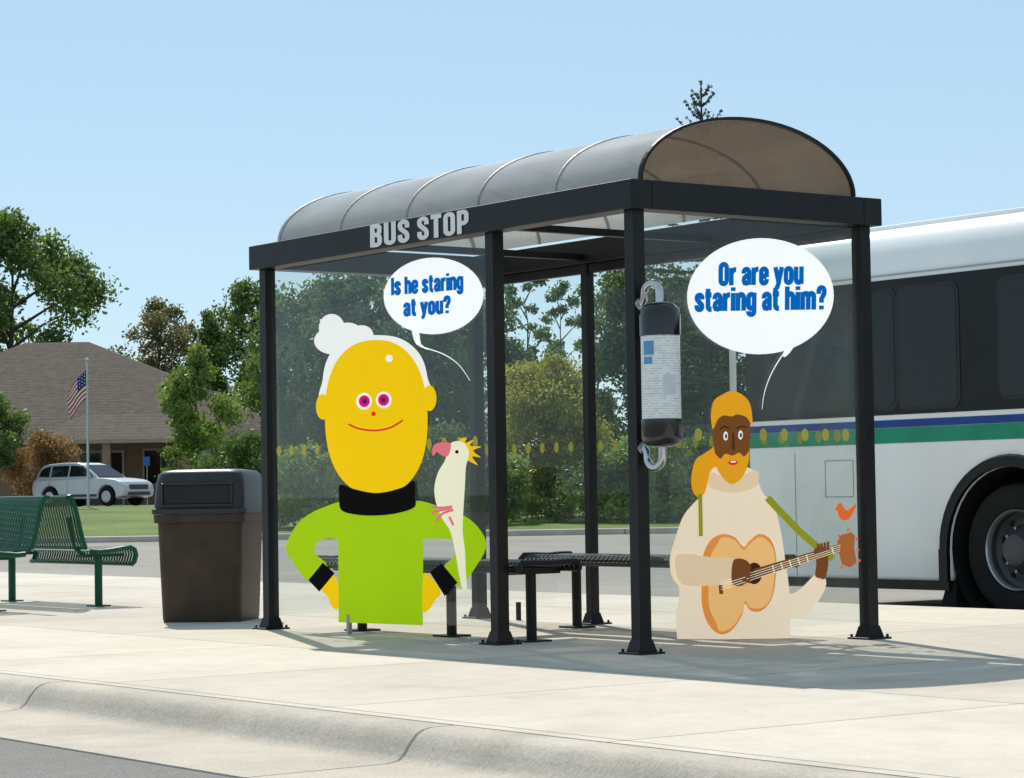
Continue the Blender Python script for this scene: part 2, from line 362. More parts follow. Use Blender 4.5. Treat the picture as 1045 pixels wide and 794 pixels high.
# heavy condensed lettering, drawn as broad strokes
def AR(cx,cy,rx,ry,a0,a1,n=10): return [(cx+rx*math.cos(math.radians(a0+(a1-a0)*i/n)),cy+ry*math.sin(math.radians(a0+(a1-a0)*i/n))) for i in range(n+1)]
def ring(x0,x1,y0,y1,r=.13): 
    c=(x0+x1)/2; h=(x1-x0)/2
    return AR(c,y1-r,h,r,180,0)+AR(c,y0+r,h,r,0,-180)+[(x0,y1-r),(x0,y1-r+.01)]
X=.76
GL={'O':(.48,[ring(.09,.39,.085,.915)]),
'S':(.47,[[(.38,.64),(.38,.79)]+AR(.235,.79,.145,.125,0,180)+[(.09,.72),(.12,.62),(.235,.51),(.35,.40),(.38,.30),(.38,.21)]+AR(.235,.21,.145,.125,0,-180)+[(.09,.36)]]),
'B':(.48,[[(.09,0),(.09,1)],[(.09,.92),(.24,.92)]+AR(.26,.80,.12,.12,90,-20)+[(.37,.62),(.30,.54),(.09,.53)],[(.09,.53),(.26,.53),(.36,.46),(.385,.36),(.385,.22)]+AR(.25,.21,.135,.13,0,-90)+[(.09,.08)]]),
'U':(.48,[[(.09,1),(.09,.21)]+AR(.24,.21,.15,.125,180,360)+[(.39,1)]]),
'T':(.44,[[(0,.92),(.44,.92)],[(.22,0),(.22,.99)]]),
'P':(.47,[[(.09,0),(.09,1)],[(.09,.92),(.25,.92)]+AR(.25,.79,.135,.13,90,0)+[(.385,.58)]+AR(.25,.58,.135,.13,0,-90)+[(.09,.45)]]),
'I':(.18,[[(.09,0),(.09,1)]]),
's':(.43,[[(.34,.5),(.34,.58)]+AR(.215,.575,.125,.11,0,180)+[(.09,.52),(.215,.38),(.34,.26),(.34,.18)]+AR(.215,.185,.125,.11,0,-180)+[(.09,.27)]]),
'h':(.45,[[(.09,0),(.09,1)],[(.12,.56)]+AR(.24,.56,.125,.125,150,0)+[(.365,0)]]),
'n':(.45,[[(.09,0),(.09,X)],[(.12,.56)]+AR(.24,.56,.125,.125,150,0)+[(.365,0)]]),
'm':(.72,[[(.09,0),(.09,X)],[(.12,.56)]+AR(.235,.57,.12,.115,150,0)+[(.355,0)],[(.38,.56)]+AR(.50,.57,.12,.115,150,0)+[(.62,0)]]),
'e':(.44,[[(.10,.37),(.355,.37)],[(.355,.33),(.355,.57)]+AR(.22,.57,.135,.115,0,180)+[(.085,.2)]+AR(.22,.19,.135,.115,180,360)+[(.355,.25)]]),
't':(.32,[[(.14,.96),(.14,.2)]+AR(.25,.19,.11,.11,180,270)+[(.32,.08)],[(0,.69),(.31,.69)]]),
'a':(.44,[[(.09,.50),(.09,.57)]+AR(.22,.57,.13,.115,180,0)+[(.35,0)],[(.35,.42),(.22,.40),(.11,.32),(.09,.2),(.13,.09),(.22,.075),(.33,.15)]]),
'r':(.33,[[(.09,0),(.09,X)],[(.10,.52),(.16,.64),(.25,.68),(.33,.68)]]),
'i':(.18,[[(.09,0),(.09,X)],[(.09,.84),(.09,1.0)]]),
'g':(.45,[ring(.09,.36,.10,.68,.11),[(.36,X),(.36,-.04)]+AR(.225,-.05,.135,.11,0,-180)+[(.09,-.02)]]),
'y':(.44,[[(.06,X),(.22,.10)],[(.38,X),(.22,.06),(.16,-.12),(.05,-.15)]]),
'o':(.45,[ring(.09,.36,.08,.68,.12)]),
'u':(.45,[[(.09,X),(.09,.2)]+AR(.22,.2,.13,.125,180,360),[(.36,0),(.36,X)]]),
'?':(.42,[[(.08,.66),(.08,.80)]+AR(.21,.80,.13,.12,180,0)+[(.34,.68),(.28,.56),(.21,.46),(.21,.29)],[(.21,0),(.21,.17)]])}
def put_text(P,parent,name,txt,quad,m,k,sw=.2,gap=.055):
    x=0; words=[[]]
    for ch in txt:
        if ch==' ': x+=.24; words.append([]); continue
        wd,st=GL[ch]
        for s_ in st:
            words[-1].append(ribbon([Vector((px+x,py)) for px,py in s_],sw,sw))
        x+=wd+gap
    tot=x-gap; a,bq,c,d=quad
    for pieces in words:
        b=B()
        for i,rb in enumerate(pieces):
            h=len(rb)//2; vs=[]
            for vx,vy in rb:
                s=vx/tot; t=vy
                px=(1-s)*(1-t)*a[0]+s*(1-t)*bq[0]+s*t*c[0]+(1-s)*t*d[0]; py=(1-s)*(1-t)*a[1]+s*(1-t)*bq[1]+s*t*c[1]+(1-s)*t*d[1]
                vs.append(P(px,py,k+.13*(i%5)))
            N=len(rb)
            b.add(vs,[(j,j+1,N-2-j,N-1-j) for j in range(h-1)])
        b.obj(name,m,parent,fix=False)
put_text(PF,SH,"sign_lettering","BUS STOP",[(373.5,251),(472,236),(472,212.5),(373.5,229)],mat("letter_grey_glow",(0.66,0.66,0.67),0.5,0.0,0.05,emit=.12),1,sw=.19,gap=.09)  # small emission added to the grey so the unlit letters look lighter
# ---------------- sticker 1
K1=thing("glass_sticker","flat cartoon sticker of white-haired person in green sweater with white cockatoo","sticker",(0,0,0))
Y=glow_vinyl("yellow_ink",(255,206,8)); WH=glow_vinyl("white_ink",(252,252,246)); GR=glow_vinyl("lime_ink",(166,206,16)); BK=glow_vinyl("black_ink",(6,5,6))
MG=glow_vinyl("magenta_ink",(225,20,110)); PU=glow_vinyl("purple_ink",(90,30,110)); RD=glow_vinyl("red_ink",(226,48,40)); CR=glow_vinyl("cream_ink",(250,244,210)); PK=glow_vinyl("pink_ink",(236,120,130)); OY=glow_vinyl("crest_ink",(250,200,40))
s=lambda n,p,m,k:sticker(PL,K1,n,p,m,k)
s("hair",[smooth_poly([(331,410),(331,385),(336,364),(348,348),(366,341),(398,341),(417,348),(431,363),(437,384),(438,408),(385,430)]),ell(343,345,20,14),ell(341,332,13,14),ell(357,342,17,15,40),ell(371,340,12,10)],WH,0)
s("ear",[ell(331,412,7,13),ell(439,405,7,13)],Y,1)
s("face",[ell(385,424,52,79,60,-0.01,0.86)],Y,2)
s("white_dot",[ell(399,364,3.6,3.6)],WH,3)  # plain white printed dot above the eyes
s("eye",[ell(373,407,8,8.5),ell(393,406,8,8.5)],WH,3)
s("iris",[ell(373.5,407,5.6,6),ell(393,406,5.6,6)],MG,4)
s("pupil",[ell(374,407,2.4,2.6),ell(393,406,2.4,2.6)],PU,5)
s("nose",[ell(382.5,420,2.3,2.3)],RD,3)
s("mouth",[stroke([(357,430),(368,435),(385,437),(400,434),(412,427)],1.8)],RD,3)
s("sweater",[[(345,514),(352,510),(425,510),(431,514),(431,572),(430,638),(344,634)],
 smooth_poly([(355,511),(330,515),(308,527),(296,543),(291,558),(300,574),(316,592),(333,576),(321,562),(323,551),(333,547),(355,545)]),
 smooth_poly([(420,511),(450,516),(474,526),(489,540),(495,556),(487,574),(467,598),(450,582),(463,566),(466,555),(455,549),(420,545)])],GR,1)
s("collar",[smooth_poly([(348,492),(360,496),(385,501),(410,496),(423,489),(424,505),(423,516),(405,522),(385,524),(365,523),(349,518),(347,505)])],BK,6)
s("cuff",[[(314,590),(329,572),(341,583),(325,602)],[(438,583),(450,574),(466,594),(453,608)]],BK,4)
s("hand",[smooth_poly([(327,598),(338,586),(344,592),(344,619),(338,618),(333,607)]),smooth_poly([(431,588),(437,586),(449,603),(443,612),(436,622),(430,622)])],Y,3)
s("cockatoo_crest",[smooth_poly([(468,456),(470,447),(477,446),(475,451),(484,448),(480,454),(492,455),(483,459),(491,466),(482,465),(488,474),(478,469),(470,465)],3)],OY,6)
s("cockatoo_beak",[smooth_poly([(461,452),(453,450),(445,452),(442,458),(443,464),(447,460),(451,463),(458,464)])],PK,8)
s("cockatoo_body",[smooth_poly([(459,453),(467,449),(475,452),(479,462),(476,475),(475,490),(474,505),(473,520),(472,540),(474,560),(475,585),(476,600),(471,599),(468,585),(464,560),(459,540),(451,527),(445,510),(444,495),(448,480),(455,468)])],CR,7)
s("cockatoo_eye",[ell(467,460,1.8,1.8)],BK,8)
s("cockatoo_foot",[stroke([(462,516),(450,517),(440,515)],3,2),stroke([(463,519),(452,523),(445,531)],3,2),stroke([(460,517),(448,520),(441,522)],3,2),stroke([(459,526),(463,535)],2.5)],PK,9)
BW=glow_vinyl("bubble_white",(255,255,255),.65,.82); BL=glow_vinyl("bubble_blue",(0,94,170),.75,.85)
S1=thing("speech_bubble","small white speech bubble sticker with blue lettering on glass","sticker",(0,0,0))
sticker(PL,S1,"bubble",[ell(445,302,50,38.5,56)],BW,10)
sticker(PL,S1,"bubble_tail",[smooth_poly([(423,335),(430,338),(432,350),(440,356),(427,350)],3)],BW,9)
sticker(PL,S1,"bubble_tail",[stroke([(436,354),(455,361),(470,372),(481,388)],1.2,0.5)],BW,9)
put_text(PL,S1,"lettering","Is he staring",[(403,300.5),(475,296),(475,278.5),(403,283)],BL,11,sw=.232)
put_text(PL,S1,"lettering","at you?",[(415,322),(462,319.5),(462,302.0),(415,304.5)],BL,11,sw=.232)
# ---------------- sticker 2
K2=thing("glass_sticker","flat cartoon sticker of bearded guitarist in cream poncho playing orange guitar","sticker",(0,0,0))
s=lambda n,p,m,k:sticker(PR,K2,n,p,m,k)
HG=glow_vinyl("ginger_ink",(240,166,32)); BR=glow_vinyl("brown_ink",(122,74,38)); DB=glow_vinyl("dark_brown_ink",(66,38,24)); C1=glow_vinyl("cloth_ink",(252,230,200)); C2=glow_vinyl("cloth_shade_ink",(240,210,172))
G1=glow_vinyl("guitar_ink",(238,150,70)); G2=glow_vinyl("guitar_light_ink",(252,196,124)); OL=glow_vinyl("olive_ink",(150,152,40)); OR=glow_vinyl("orange_ink",(236,108,52)); TN=glow_vinyl("tan_ink",(86,50,28)); HS=glow_vinyl("headstock_ink",(176,104,56))
s("hair_lock",[smooth_poly([(736,430),(731,452),(722,460),(712,468),(708,488),(712,503),(722,505),(732,490),(745,478)])],HG,0)
s("poncho",[smooth_poly([(728,478),(738,474),(760,474),(772,480),(780,500),(792,515),(799,540),(803,565),(808,600),(810,649),(810,649),(753,650),(695,650),(695,650),(694,625),(697,600),(689,586),(687,568),(692,548),(700,525),(712,510),(722,500)],5)],C1,1)
s("poncho_collar",[smooth_poly([(729,480),(748,488),(773,478),(775,492),(762,499),(742,500),(726,494)])],C2,2)
s("strap",[stroke([(785,506),(800,522),(824,546),(852,568)],7,7),stroke([(717,502),(718,545)],4,4)],OL,3)
s("face",[smooth_poly([(731,422),(748,420),(765,419),(767,436),(766,456),(761,476),(749,487),(737,476),(731,457),(729,438)])],BR,3)
s("hair",[smooth_poly([(729,436),(727,420),(730,407),(738,401),(748,397),(760,402),(767,412),(769,432),(763,424),(754,421),(748,423),(740,422),(734,426)])],HG,4)
s("beard",[smooth_poly([(731,461),(737,466),(742,461),(749,463),(756,460),(761,464),(766,459),(765,471),(760,484),(749,492),(739,485),(732,472)])],HG,4)
s("brow",[stroke([(736,436),(741,433.5),(746,436)],1.3),stroke([(753,435.5),(758,433),(763,435)],1.3)],DB,5)
s("eye",[ell(742,443,2.3,4.6),ell(757,442,2.3,4.6)],WH,5)
s("pupil",[ell(742.3,443.2,1.1,2.4),ell(757.2,442.2,1.1,2.4)],DB,6)
s("nose",[stroke([(749.5,440),(750,457)],1.8,3.6)],TN,6)
s("mouth",[ell(749.5,470,4.8,2.6)],RD,6); s("teeth",[ell(749.5,469.2,3,.9)],WH,7)
s("sleeve",[smooth_poly([(692,566),(705,563),(730,567),(750,569),(751,592),(730,595),(708,596),(695,590)])],C2,7)
s("sleeve",[smooth_poly([(795,606),(815,602),(836,583),(845,592),(838,610),(822,626),(808,627),(798,622)])],C1,3)
def gbody(dx,sh):
    return smooth_poly([(719+dx,596),(720+dx,566+sh),(728+dx,549+sh),(740,543+sh),(752,546+sh),(761,556+sh),(767,550+sh),(777,543+sh),(788-sh*.5,548+sh),(794-sh*.5,564),(794-sh*.5,588),(790-sh*.5,609),(780,621-sh),(769,621-sh),(763,614-sh),(760,626-sh),(750,641-sh),(738,645-sh),(727+dx,636-sh),(720+dx,618)],6)
s("guitar_body",[gbody(0,0)],G1,4)
s("guitar_face",[gbody(7,3)],G2,5)
s("sound_hole",[ell(772,583,8,11)],DB,6)
s("bridge",[stroke([(737,586),(739,604)],4)],BR,6)
s("fretboard",[stroke([(772,583.5),(858,557)],10,8)],BR,8)
s("frets",[stroke([(790+i*8.5,578.6-i*2.65-4),(792+i*8.5,578-i*2.65+4)],1.0) for i in range(8)]+[stroke([(738,592+j*2.6),(858,554+j*2)],.6) for j in range(4)],CR,9)
s("headstock",[[(855,551),(859,544),(869,541),(873,545),(872,556),(875,572),(868,577),(860,574),(857,562)]],HS,8)
s("tuning_peg",[ell(857,545,1.5,1.5),ell(866,538.5,1.5,1.5),ell(875,548,1.5,1.5),ell(876,559,1.5,1.5),ell(877.5,570,1.5,1.5),ell(860,577,1.5,1.5)],OR,7)
s("playing_hand",[smooth_poly([(750,571),(758,568),(766,572),(768,580),(764,592),(756,596),(749,592)])]+[stroke([(760,574+i*5),(768,577+i*5)],3.6,2.8) for i in range(4)],BR,10)
s("fretting_hand",[smooth_poly([(833,585),(834,572),(831,560),(838,556),(845,560),(846,575),(843,588),(838,588)])]+[stroke([(836+i*3.2,562-i*.8),(836+i*3.2,553-i*.8)],3,2.4) for i in range(4)],BR,10)
s("small_bird",[smooth_poly([(852,518),(855,515),(856,512),(860,512),(862,516),(866,519),(873,513),(874,515),(871,522),(867,528),(861,529),(857,525),(855,519)],4)],OR,4)
S2=thing("speech_bubble","large white speech bubble sticker with blue lettering on end glass","sticker",(0,0,0))
sticker(PR,S2,"bubble",[ell(775,301,74,59,64)],BW,11)
sticker(PR,S2,"bubble_tail",[smooth_poly([(802,350),(812,346),(806,358),(799,363)],3)],BW,10)
sticker(PR,S2,"bubble_tail",[stroke([(803,356),(796,364),(786,382),(780,400),(778,416)],1.4,0.5)],BW,10)
put_text(PR,S2,"lettering","Or are you",[(733,290),(818,289),(818,265.5),(733,266.5)],BL,12,sw=.232)
put_text(PR,S2,"lettering","staring at him?",[(709,316),(841,315),(841,291),(709,292)],BL,12,sw=.232)
# ------------------------------------------------------------------ timetable tube on corner post
TT=thing("timetable_holder","cylindrical timetable holder with black caps hung from corner post of shelter","timetable holder",(0.19,0.0,0))
gloss=mat("gloss_black",(0.01,0.01,0.011),0.15,0,0.1,6,0,60,0.5,0.3)
b=B(); b.lathe([(.0,1.768),(.045,1.766),(.078,1.755),(.098,1.732),(.104,1.70),(.104,1.60)],(0,0,0),seg=40); b.obj("top_cap",gloss,TT,smooth=True)
b=B(); b.lathe([(.104,1.18),(.104,1.095),(.098,1.068),(.078,1.050),(.045,1.042),(.0,1.04)],(0,0,0),seg=40); b.obj("bottom_cap",gloss,TT,smooth=True)
pm=bpy.data.materials.new("timetable_paper"); pm.use_nodes=True; n=pm.node_tree.nodes; l=pm.node_tree.links
tc=n.new('ShaderNodeTexCoord'); sp=n.new('ShaderNodeSeparateXYZ'); l.new(tc.outputs['Object'],sp.inputs[0])
at=n.new('ShaderNodeMath'); at.operation='ARCTAN2'; l.new(sp.outputs[1],at.inputs[0]); l.new(sp.outputs[0],at.inputs[1])
cb=n.new('ShaderNodeCombineXYZ'); l.new(at.outputs[0],cb.inputs[0]); l.new(sp.outputs[2],cb.inputs[1])
bk=n.new('ShaderNodeTexBrick'); bk.offset=0; bk.inputs['Scale'].default_value=1; bk.inputs['Brick Width'].default_value=0.21; bk.inputs['Row Height'].default_value=0.0125
bk.inputs['Mortar Size'].default_value=0.0035; bk.inputs['Color1'].default_value=(.50,.53,.57,1); bk.inputs['Color2'].default_value=(.82,.82,.80,1); bk.inputs['Mortar'].default_value=(.85,.85,.83,1)
l.new(cb.outputs[0],bk.inputs['Vector'])
l.new(bk.outputs[0],n['Principled BSDF'].inputs['Base Color']); n['Principled BSDF'].inputs['Roughness'].default_value=.5; n['Principled BSDF'].inputs['Coat Weight'].default_value=.5
b=B(); b.lathe([(.099,1.182),(.099,1.598)],(0,0,0),seg=40); b.obj("timetable",pm,TT,smooth=True)
bp=mat("print_blue",(0.10,0.30,0.52),0.5)
def patch(a0,a1,za,zb,r,m,nm):
    b=B(); k=8; v=[]
    for i in range(k+1):
        t=a0+(a1-a0)*i/k; v+=[(r*math.cos(t),r*math.sin(t),za),(r*math.cos(t),r*math.sin(t),zb)]
    b.add(v,[(2*i,2*i+2,2*i+3,2*i+1) for i in range(k)]); return b.obj(nm,m,TT,smooth=True,fix=False)
ca=math.atan2(CAM.y,CAM.x)
patch(ca-1.0,ca-.35,1.50,1.57,.0998,bp,"printed_panel"); patch(ca-1.0,ca-.45,1.455,1.49,.0998,bp,"printed_panel"); patch(ca+.1,ca+.8,1.30,1.40,.0998,mat("print_pale",(.62,.66,.70),.6),"printed_panel")
def elbow(z,sgn):
    pts=[(0,0,z-sgn*.03)]; 
    for i in range(9):
        t=math.pi*i/8; pts.append((-.06+.06*math.cos(t),0,z+sgn*(.03+.05*math.sin(t))))
    return pts+[(-.12,0,z+sgn*.0),(-.14,0,z-sgn*.02)]
b=B(); b.tube(elbow(1.79,1),.021,12); b.tube([(-.155,0,1.77),(-.145,0,1.77)],.034,14); b.obj("upper_bracket",steel,TT,smooth=True)
b=B(); b.tube(elbow(1.02,-1),.021,12); b.tube([(-.155,0,1.04),(-.145,0,1.04)],.034,14); b.obj("lower_bracket",steel,TT,smooth=True)
# ------------------------------------------------------------------ strap benches
def sweep_strips(b,prof,x0,x1,wd,gap,th=.005):
    n=int((x1-x0+gap)/(wd+gap)); st=(x1-x0-n*wd)/(n-1)
    for i in range(n):
        xa=x0+i*(wd+st); xb=xa+wd; m=len(prof)
        nn=[]
        for k in range(m):
            a=Vector(prof[max(k-1,0)]); c=Vector(prof[min(k+1,m-1)]); d=(c-a).normalized(); nn.append(Vector((-d.y,d.x))*th)
        v=[]
        for xx in(xa,xb):
            v+=[(xx,p[0],p[1]) for p in prof]+[(xx,p[0]-q.x,p[1]-q.y) for p,q in zip(prof,nn)]
        f=[]
        for k in range(m-1):
            f+=[(k,k+1,2*m+k+1,2*m+k),(m+k,3*m+k,3*m+k+1,m+k+1),(k,m+k,m+k+1,k+1),(2*m+k,2*m+k+1,3*m+k+1,3*m+k)]
        f+=[(0,2*m,3*m,m),(m-1,2*m-1,4*m-1,3*m-1)]
        b.add(v,f)
gm=mat("green_plastisol",(0.006,0.085,0.045),0.45,0,0.15,8,0,60,0.25)
def green_bench(loc,rot,label,inl):
    e=thing("park_bench",label,"bench",loc,rot,"green benches back to back on the pavement")
    sp=[(-.225,.325),(-.252,.345),(-.268,.40),(-.255,.44),(-.22,.458),(-.15,.452),(-.05,.438),(.05,.43),(.12,.435)]
    bp_=[(.165,.47),(.185,.52),(.205,.60),(.225,.69),(.245,.77),(.268,.83),(.292,.855),(.31,.85)]
    h=.9
    b=B(); sweep_strips(b,sp,-h+.02,h-.02,.026,.018)
    for x in(-h+.008,h-.008): b.tube([(x,p[0],p[1]-.004) for p in sp],.02,8)
    b.tube([(-h+.008,-.225,.325),(h-.008,-.225,.325)],.014,8)
    b.obj("seat",gm,e,smooth=True)
    b=B(); sweep_strips(b,bp_,-h+.02,h-.02,.026,.018)
    for x in(-h+.008,h-.008): b.tube([(x,p[0]+.004,p[1]) for p in bp_],.02,8)
    b.tube([(-h+.008,.31,.85),(h-.008,.31,.85)],.014,8); b.tube([(-h+.008,.16,.46),(h-.008,.16,.46)],.014,8)
    b.obj("backrest",gm,e,smooth=True)
    for x in(-h+inl,h-inl):
        b=B(); b.tube([(x,.0,.01),(x,.0,.40)],.03,14); b.box((x-.07,-.07,0),(x+.07,.07,.014)); b.box((x-.022,-.215,.385),(x+.022,.165,.41))
        b.tube([(x,.12,.40),(x,.20,.46),(x,.225,.56),(x,.25,.7)],.016,8)
        b.obj("leg",gm,e,smooth=True)
    return e
green_bench((-8.18,-.06,0),0,"green metal strap bench facing the kerb on the pavement",.3)
green_bench((-8.42,.84,0),math.pi,"green metal strap bench facing the bus lane on the pavement",.12)
def black_bench(x0,x1,y0,y1,legs,label):
    cx,cy=(x0+x1)/2,(y0+y1)/2
    e=thing("shelter_bench",label,"bench",(cx,cy,0),0,"black benches inside the shelter"); h=(x1-x0)/2; d=(y1-y0)/2
    prof=[(-d,.40),(-d-.004,.425),(-d+.02,.447),(-d*.5,.447),(0,.442),(d*.5,.447),(d-.02,.447),(d+.004,.425),(d,.40)]
    b=B(); sweep_strips(b,prof,-h+.02,h-.02,.03,.012)
    for x in(-h+.01,h-.01): b.tube([(x,p[0],p[1]-.004) for p in prof],.018,8)
    for y in(-d,d): b.tube([(-h+.01,y,.40),(h-.01,y,.40)],.014,8)
    b.obj("seat",black,e,smooth=True)
    for x in legs:
        x-=cx; b=B(); b.tube([(x,0,.01),(x,0,.39)],.03,14); b.box((x-.08,-.08,0),(x+.08,.08,.014)); b.box((x-.03,-d+.02,.375),(x+.03,d-.02,.405)); b.obj("leg",black,e,smooth=True)
black_bench(-3.35,-1.10,.06,.47,[-3.0,-2.05,-1.28],"black metal strap bench along the front glass inside shelter")
black_bench(-2.5,-.45,1.10,1.50,[-2.2,-.8],"black metal strap bench along the back glass inside shelter")
# ------------------------------------------------------------------ trash can
TC=thing("trash_can","square dark brown plastic trash can with hooded lid on the pavement","trash can",(-4.95,.32,0),YAW-0.16)
bm_=mat("brown_plastic",(0.056,0.036,0.024),0.5,0,0.25,5,0.08,90,0.25)
bl_=mat("dark_lid_plastic",(0.030,0.031,0.037),0.4,0,0.18,6,0.03,120,0.35)
def rsq(h,r,n=5):
    p=[]
    for cx,cy,a in((h-r,h-r,0),(-h+r,h-r,90),(-h+r,-h+r,180),(h-r,-h+r,270)):
        for i in range(n+1): t=math.radians(a+90*i/n); p.append((cx+r*math.cos(t),cy+r*math.sin(t)))
    return p
def loft(b,secs):
    n=len(secs[0][0]); v=[];f=[]
    for poly,z in secs: v+=[(x,y,z) for x,y in poly]
    for i in range(len(secs)-1):
        for k in range(n): k2=(k+1)%n; f.append((i*n+k,i*n+k2,(i+1)*n+k2,(i+1)*n+k))
    f.append(tuple(range(n))[::-1]); f.append(tuple((len(secs)-1)*n+k for k in range(n))); b.add(v,f)
b=B(); loft(b,[(rsq(.265,.05),0),(rsq(.27,.05),.02),(rsq(.292,.05),.66),(rsq(.312,.05),.665),(rsq(.315,.05),.72)])
b.obj("bin_body",bm_,TC,smooth=True)
b=B(); loft(b,[(rsq(.325,.06),.722),(rsq(.326,.06),.755),(rsq(.312,.06),.765),(rsq(.302,.07),.93),(rsq(.29,.08),.985),(rsq(.27,.09),1.008),(rsq(.2,.09),1.018)])
b.obj("lid",bl_,TC,smooth=True)
b=B()
for x0_,x1_,z0_,z1_ in((-.245,.245,.775,.787),(-.245,.245,.915,.927),(-.245,-.232,.7875,.9145),(.232,.245,.7875,.9145)): b.box((x0_,-.330,z0_),(x1_,-.295,z1_))
b.obj("flap_frame",bl_,TC,bevel=.004)
b=B(); b.box((-.231,-.319,.788),(.231,-.300,.914)); b.obj("flap",mat("flap_plastic",(.014,.014,.016),.4,spec=.3),TC,bevel=.004)
# ------------------------------------------------------------------ bus
BY=5.5
BUS=thing("city_bus","white city bus with blue and green stripes in the bus lane","bus",(0,BY,-.126))
wp=mat("bus_white_paint",(0.90,0.90,0.89),0.28,0,0.06,1.0,0,60,0.5,0.3)
bkp=mat("bus_black_trim",(0.010,0.011,0.012),0.3,0,0.2,3,0,60,0.25)
gx0,gx1=-5.3,6.6
prof=[(0,.25),(0,2.50),(.015,2.62),(.05,2.75),(.11,2.86),(.2,2.93),(.35,2.965),(1.27,2.99),(2.19,2.965),(2.34,2.93),(2.43,2.86),(2.49,2.75),(2.525,2.62),(2.54,2.50),(2.54,.25)]
b=B(); b.prism(prof,'x',gx0,gx1); body=b.obj("body",wp,BUS,smooth=True)
cut=B(); WX=-2.50; WR=.60
for x in(WX,3.9):
    pr=[(x+WR*math.cos(math.pi*i/24),.49+WR*math.sin(math.pi*i/24)) for i in range(25)]+[(x-WR,.0),(x+WR,.0)]
    cut.prism(pr,'y',-.3,.62)
co=cut.obj("cutter",bkp)
def boolcut(body,cut):
    md=body.modifiers.new("cut",'BOOLEAN'); md.operation='DIFFERENCE'; md.object=cut; md.solver='EXACT'
    dg=bpy.context.evaluated_depsgraph_get(); me=bpy.data.meshes.new_from_object(body.evaluated_get(dg)); body.modifiers.clear(); body.data=me
co.location=(0,BY,-.126); bpy.context.view_layer.update(); boolcut(body,co); bpy.data.objects.remove(co)
bmd=body.modifiers.new("bevel",'BEVEL'); bmd.width=.03; bmd.segments=3; bmd.limit_method='ANGLE'; bmd.angle_limit=math.radians(50)
b=B(); b.box((gx0-.004,-.004,1.50),(6.5,-.0005,2.53)); b.box((gx0-.004,-.0004,1.50),(gx0-.0015,2.3,2.53)); b.obj("window_band",bkp,BUS)
wg=mat("bus_window_glass",(0.012,0.015,0.018),0.06,0,0,1,0,60,0.35)
fr=mat("window_frame",(0.022,0.023,0.025),0.5,spec=.3)
def rrect(x0,z0,x1,z1,r,n=5):
    p=[]
    for cx,cz,a in((x1-r,z1-r,0),(x0+r,z1-r,90),(x0+r,z0+r,180),(x1-r,z0+r,270)):
        for i in range(n+1): t=math.radians(a+90*i/n); p.append((cx+r*math.cos(t),cz+r*math.sin(t)))
    return p
for (xa,xb) in((-5.05,-4.1),(-3.84,-3.62),(-3.56,-2.98),(-2.55,-1.35),(-1.2,-.05),(.1,1.25),(1.4,2.55),(2.7,3.85),(4.6,5.9)):
    z0b=1.56 if xa<-3 else 1.60
    b=B(); b.prism(rrect(xa-.03,z0b-.03,xb+.03,2.47,.09),'y',-.009,-.0045); f_=b.obj("window",fr,BUS)
    b=B(); b.prism(rrect(xa,z0b,xb,2.44,.07),'y',-.012,-.0092); b.obj("pane",wg,f_)
b=B(); b.box((gx0+.02,-.004,1.405),(gx1-.02,-.0005,1.462)); b.obj("blue_stripe",mat("stripe_blue",(0.004,0.055,0.27),.4,spec=.3),BUS)
b=B(); b.box((gx0+.02,-.004,1.285),(gx1-.02,-.0005,1.402)); b.obj("green_stripe",mat("stripe_green",(0.01,0.27,0.15),.4,spec=.3),BUS)
sg=mat("seam_grey",(.36,.37,.38),.5)
for x in(-4.75,-1.3,1.6): 
    b=B(); b.box((x-.004,-.003,.27),(x+.004,-.0004,1.24)); b.obj("panel_seam",sg,BUS)
for x0,x1,za,zb in((-4.41,-4.1,.88,1.17),):
    b=B(); b.box((x0,-.003,za),(x0+.008,-.0004,zb)); b.box((x1,-.003,za),(x1+.008,-.0004,zb)); b.box((x0+.009,-.003,za),(x1-.001,-.0004,za+.008)); b.box((x0+.009,-.003,zb-.008),(x1-.001,-.0004,zb)); b.obj("access_hatch",sg,BUS)
b=B(); b.box((gx0+.05,-.004,2.56),(gx1-.05,.002,2.572)); b.obj("panel_seam",sg,BUS)
b=B(); b.box((gx0+.05,.02,.18),(WX-.64,.06,.26)); b.obj("skirt_trim",bkp,BUS)
b=B(); b.box((WX+.64,.02,.18),(3.24,.06,.26)); b.obj("skirt_trim",bkp,BUS)
b=B(); b.box((gx0+.1,.64,.16),(gx1-.1,1.9,.24)); b.obj("underframe",bkp,BUS)
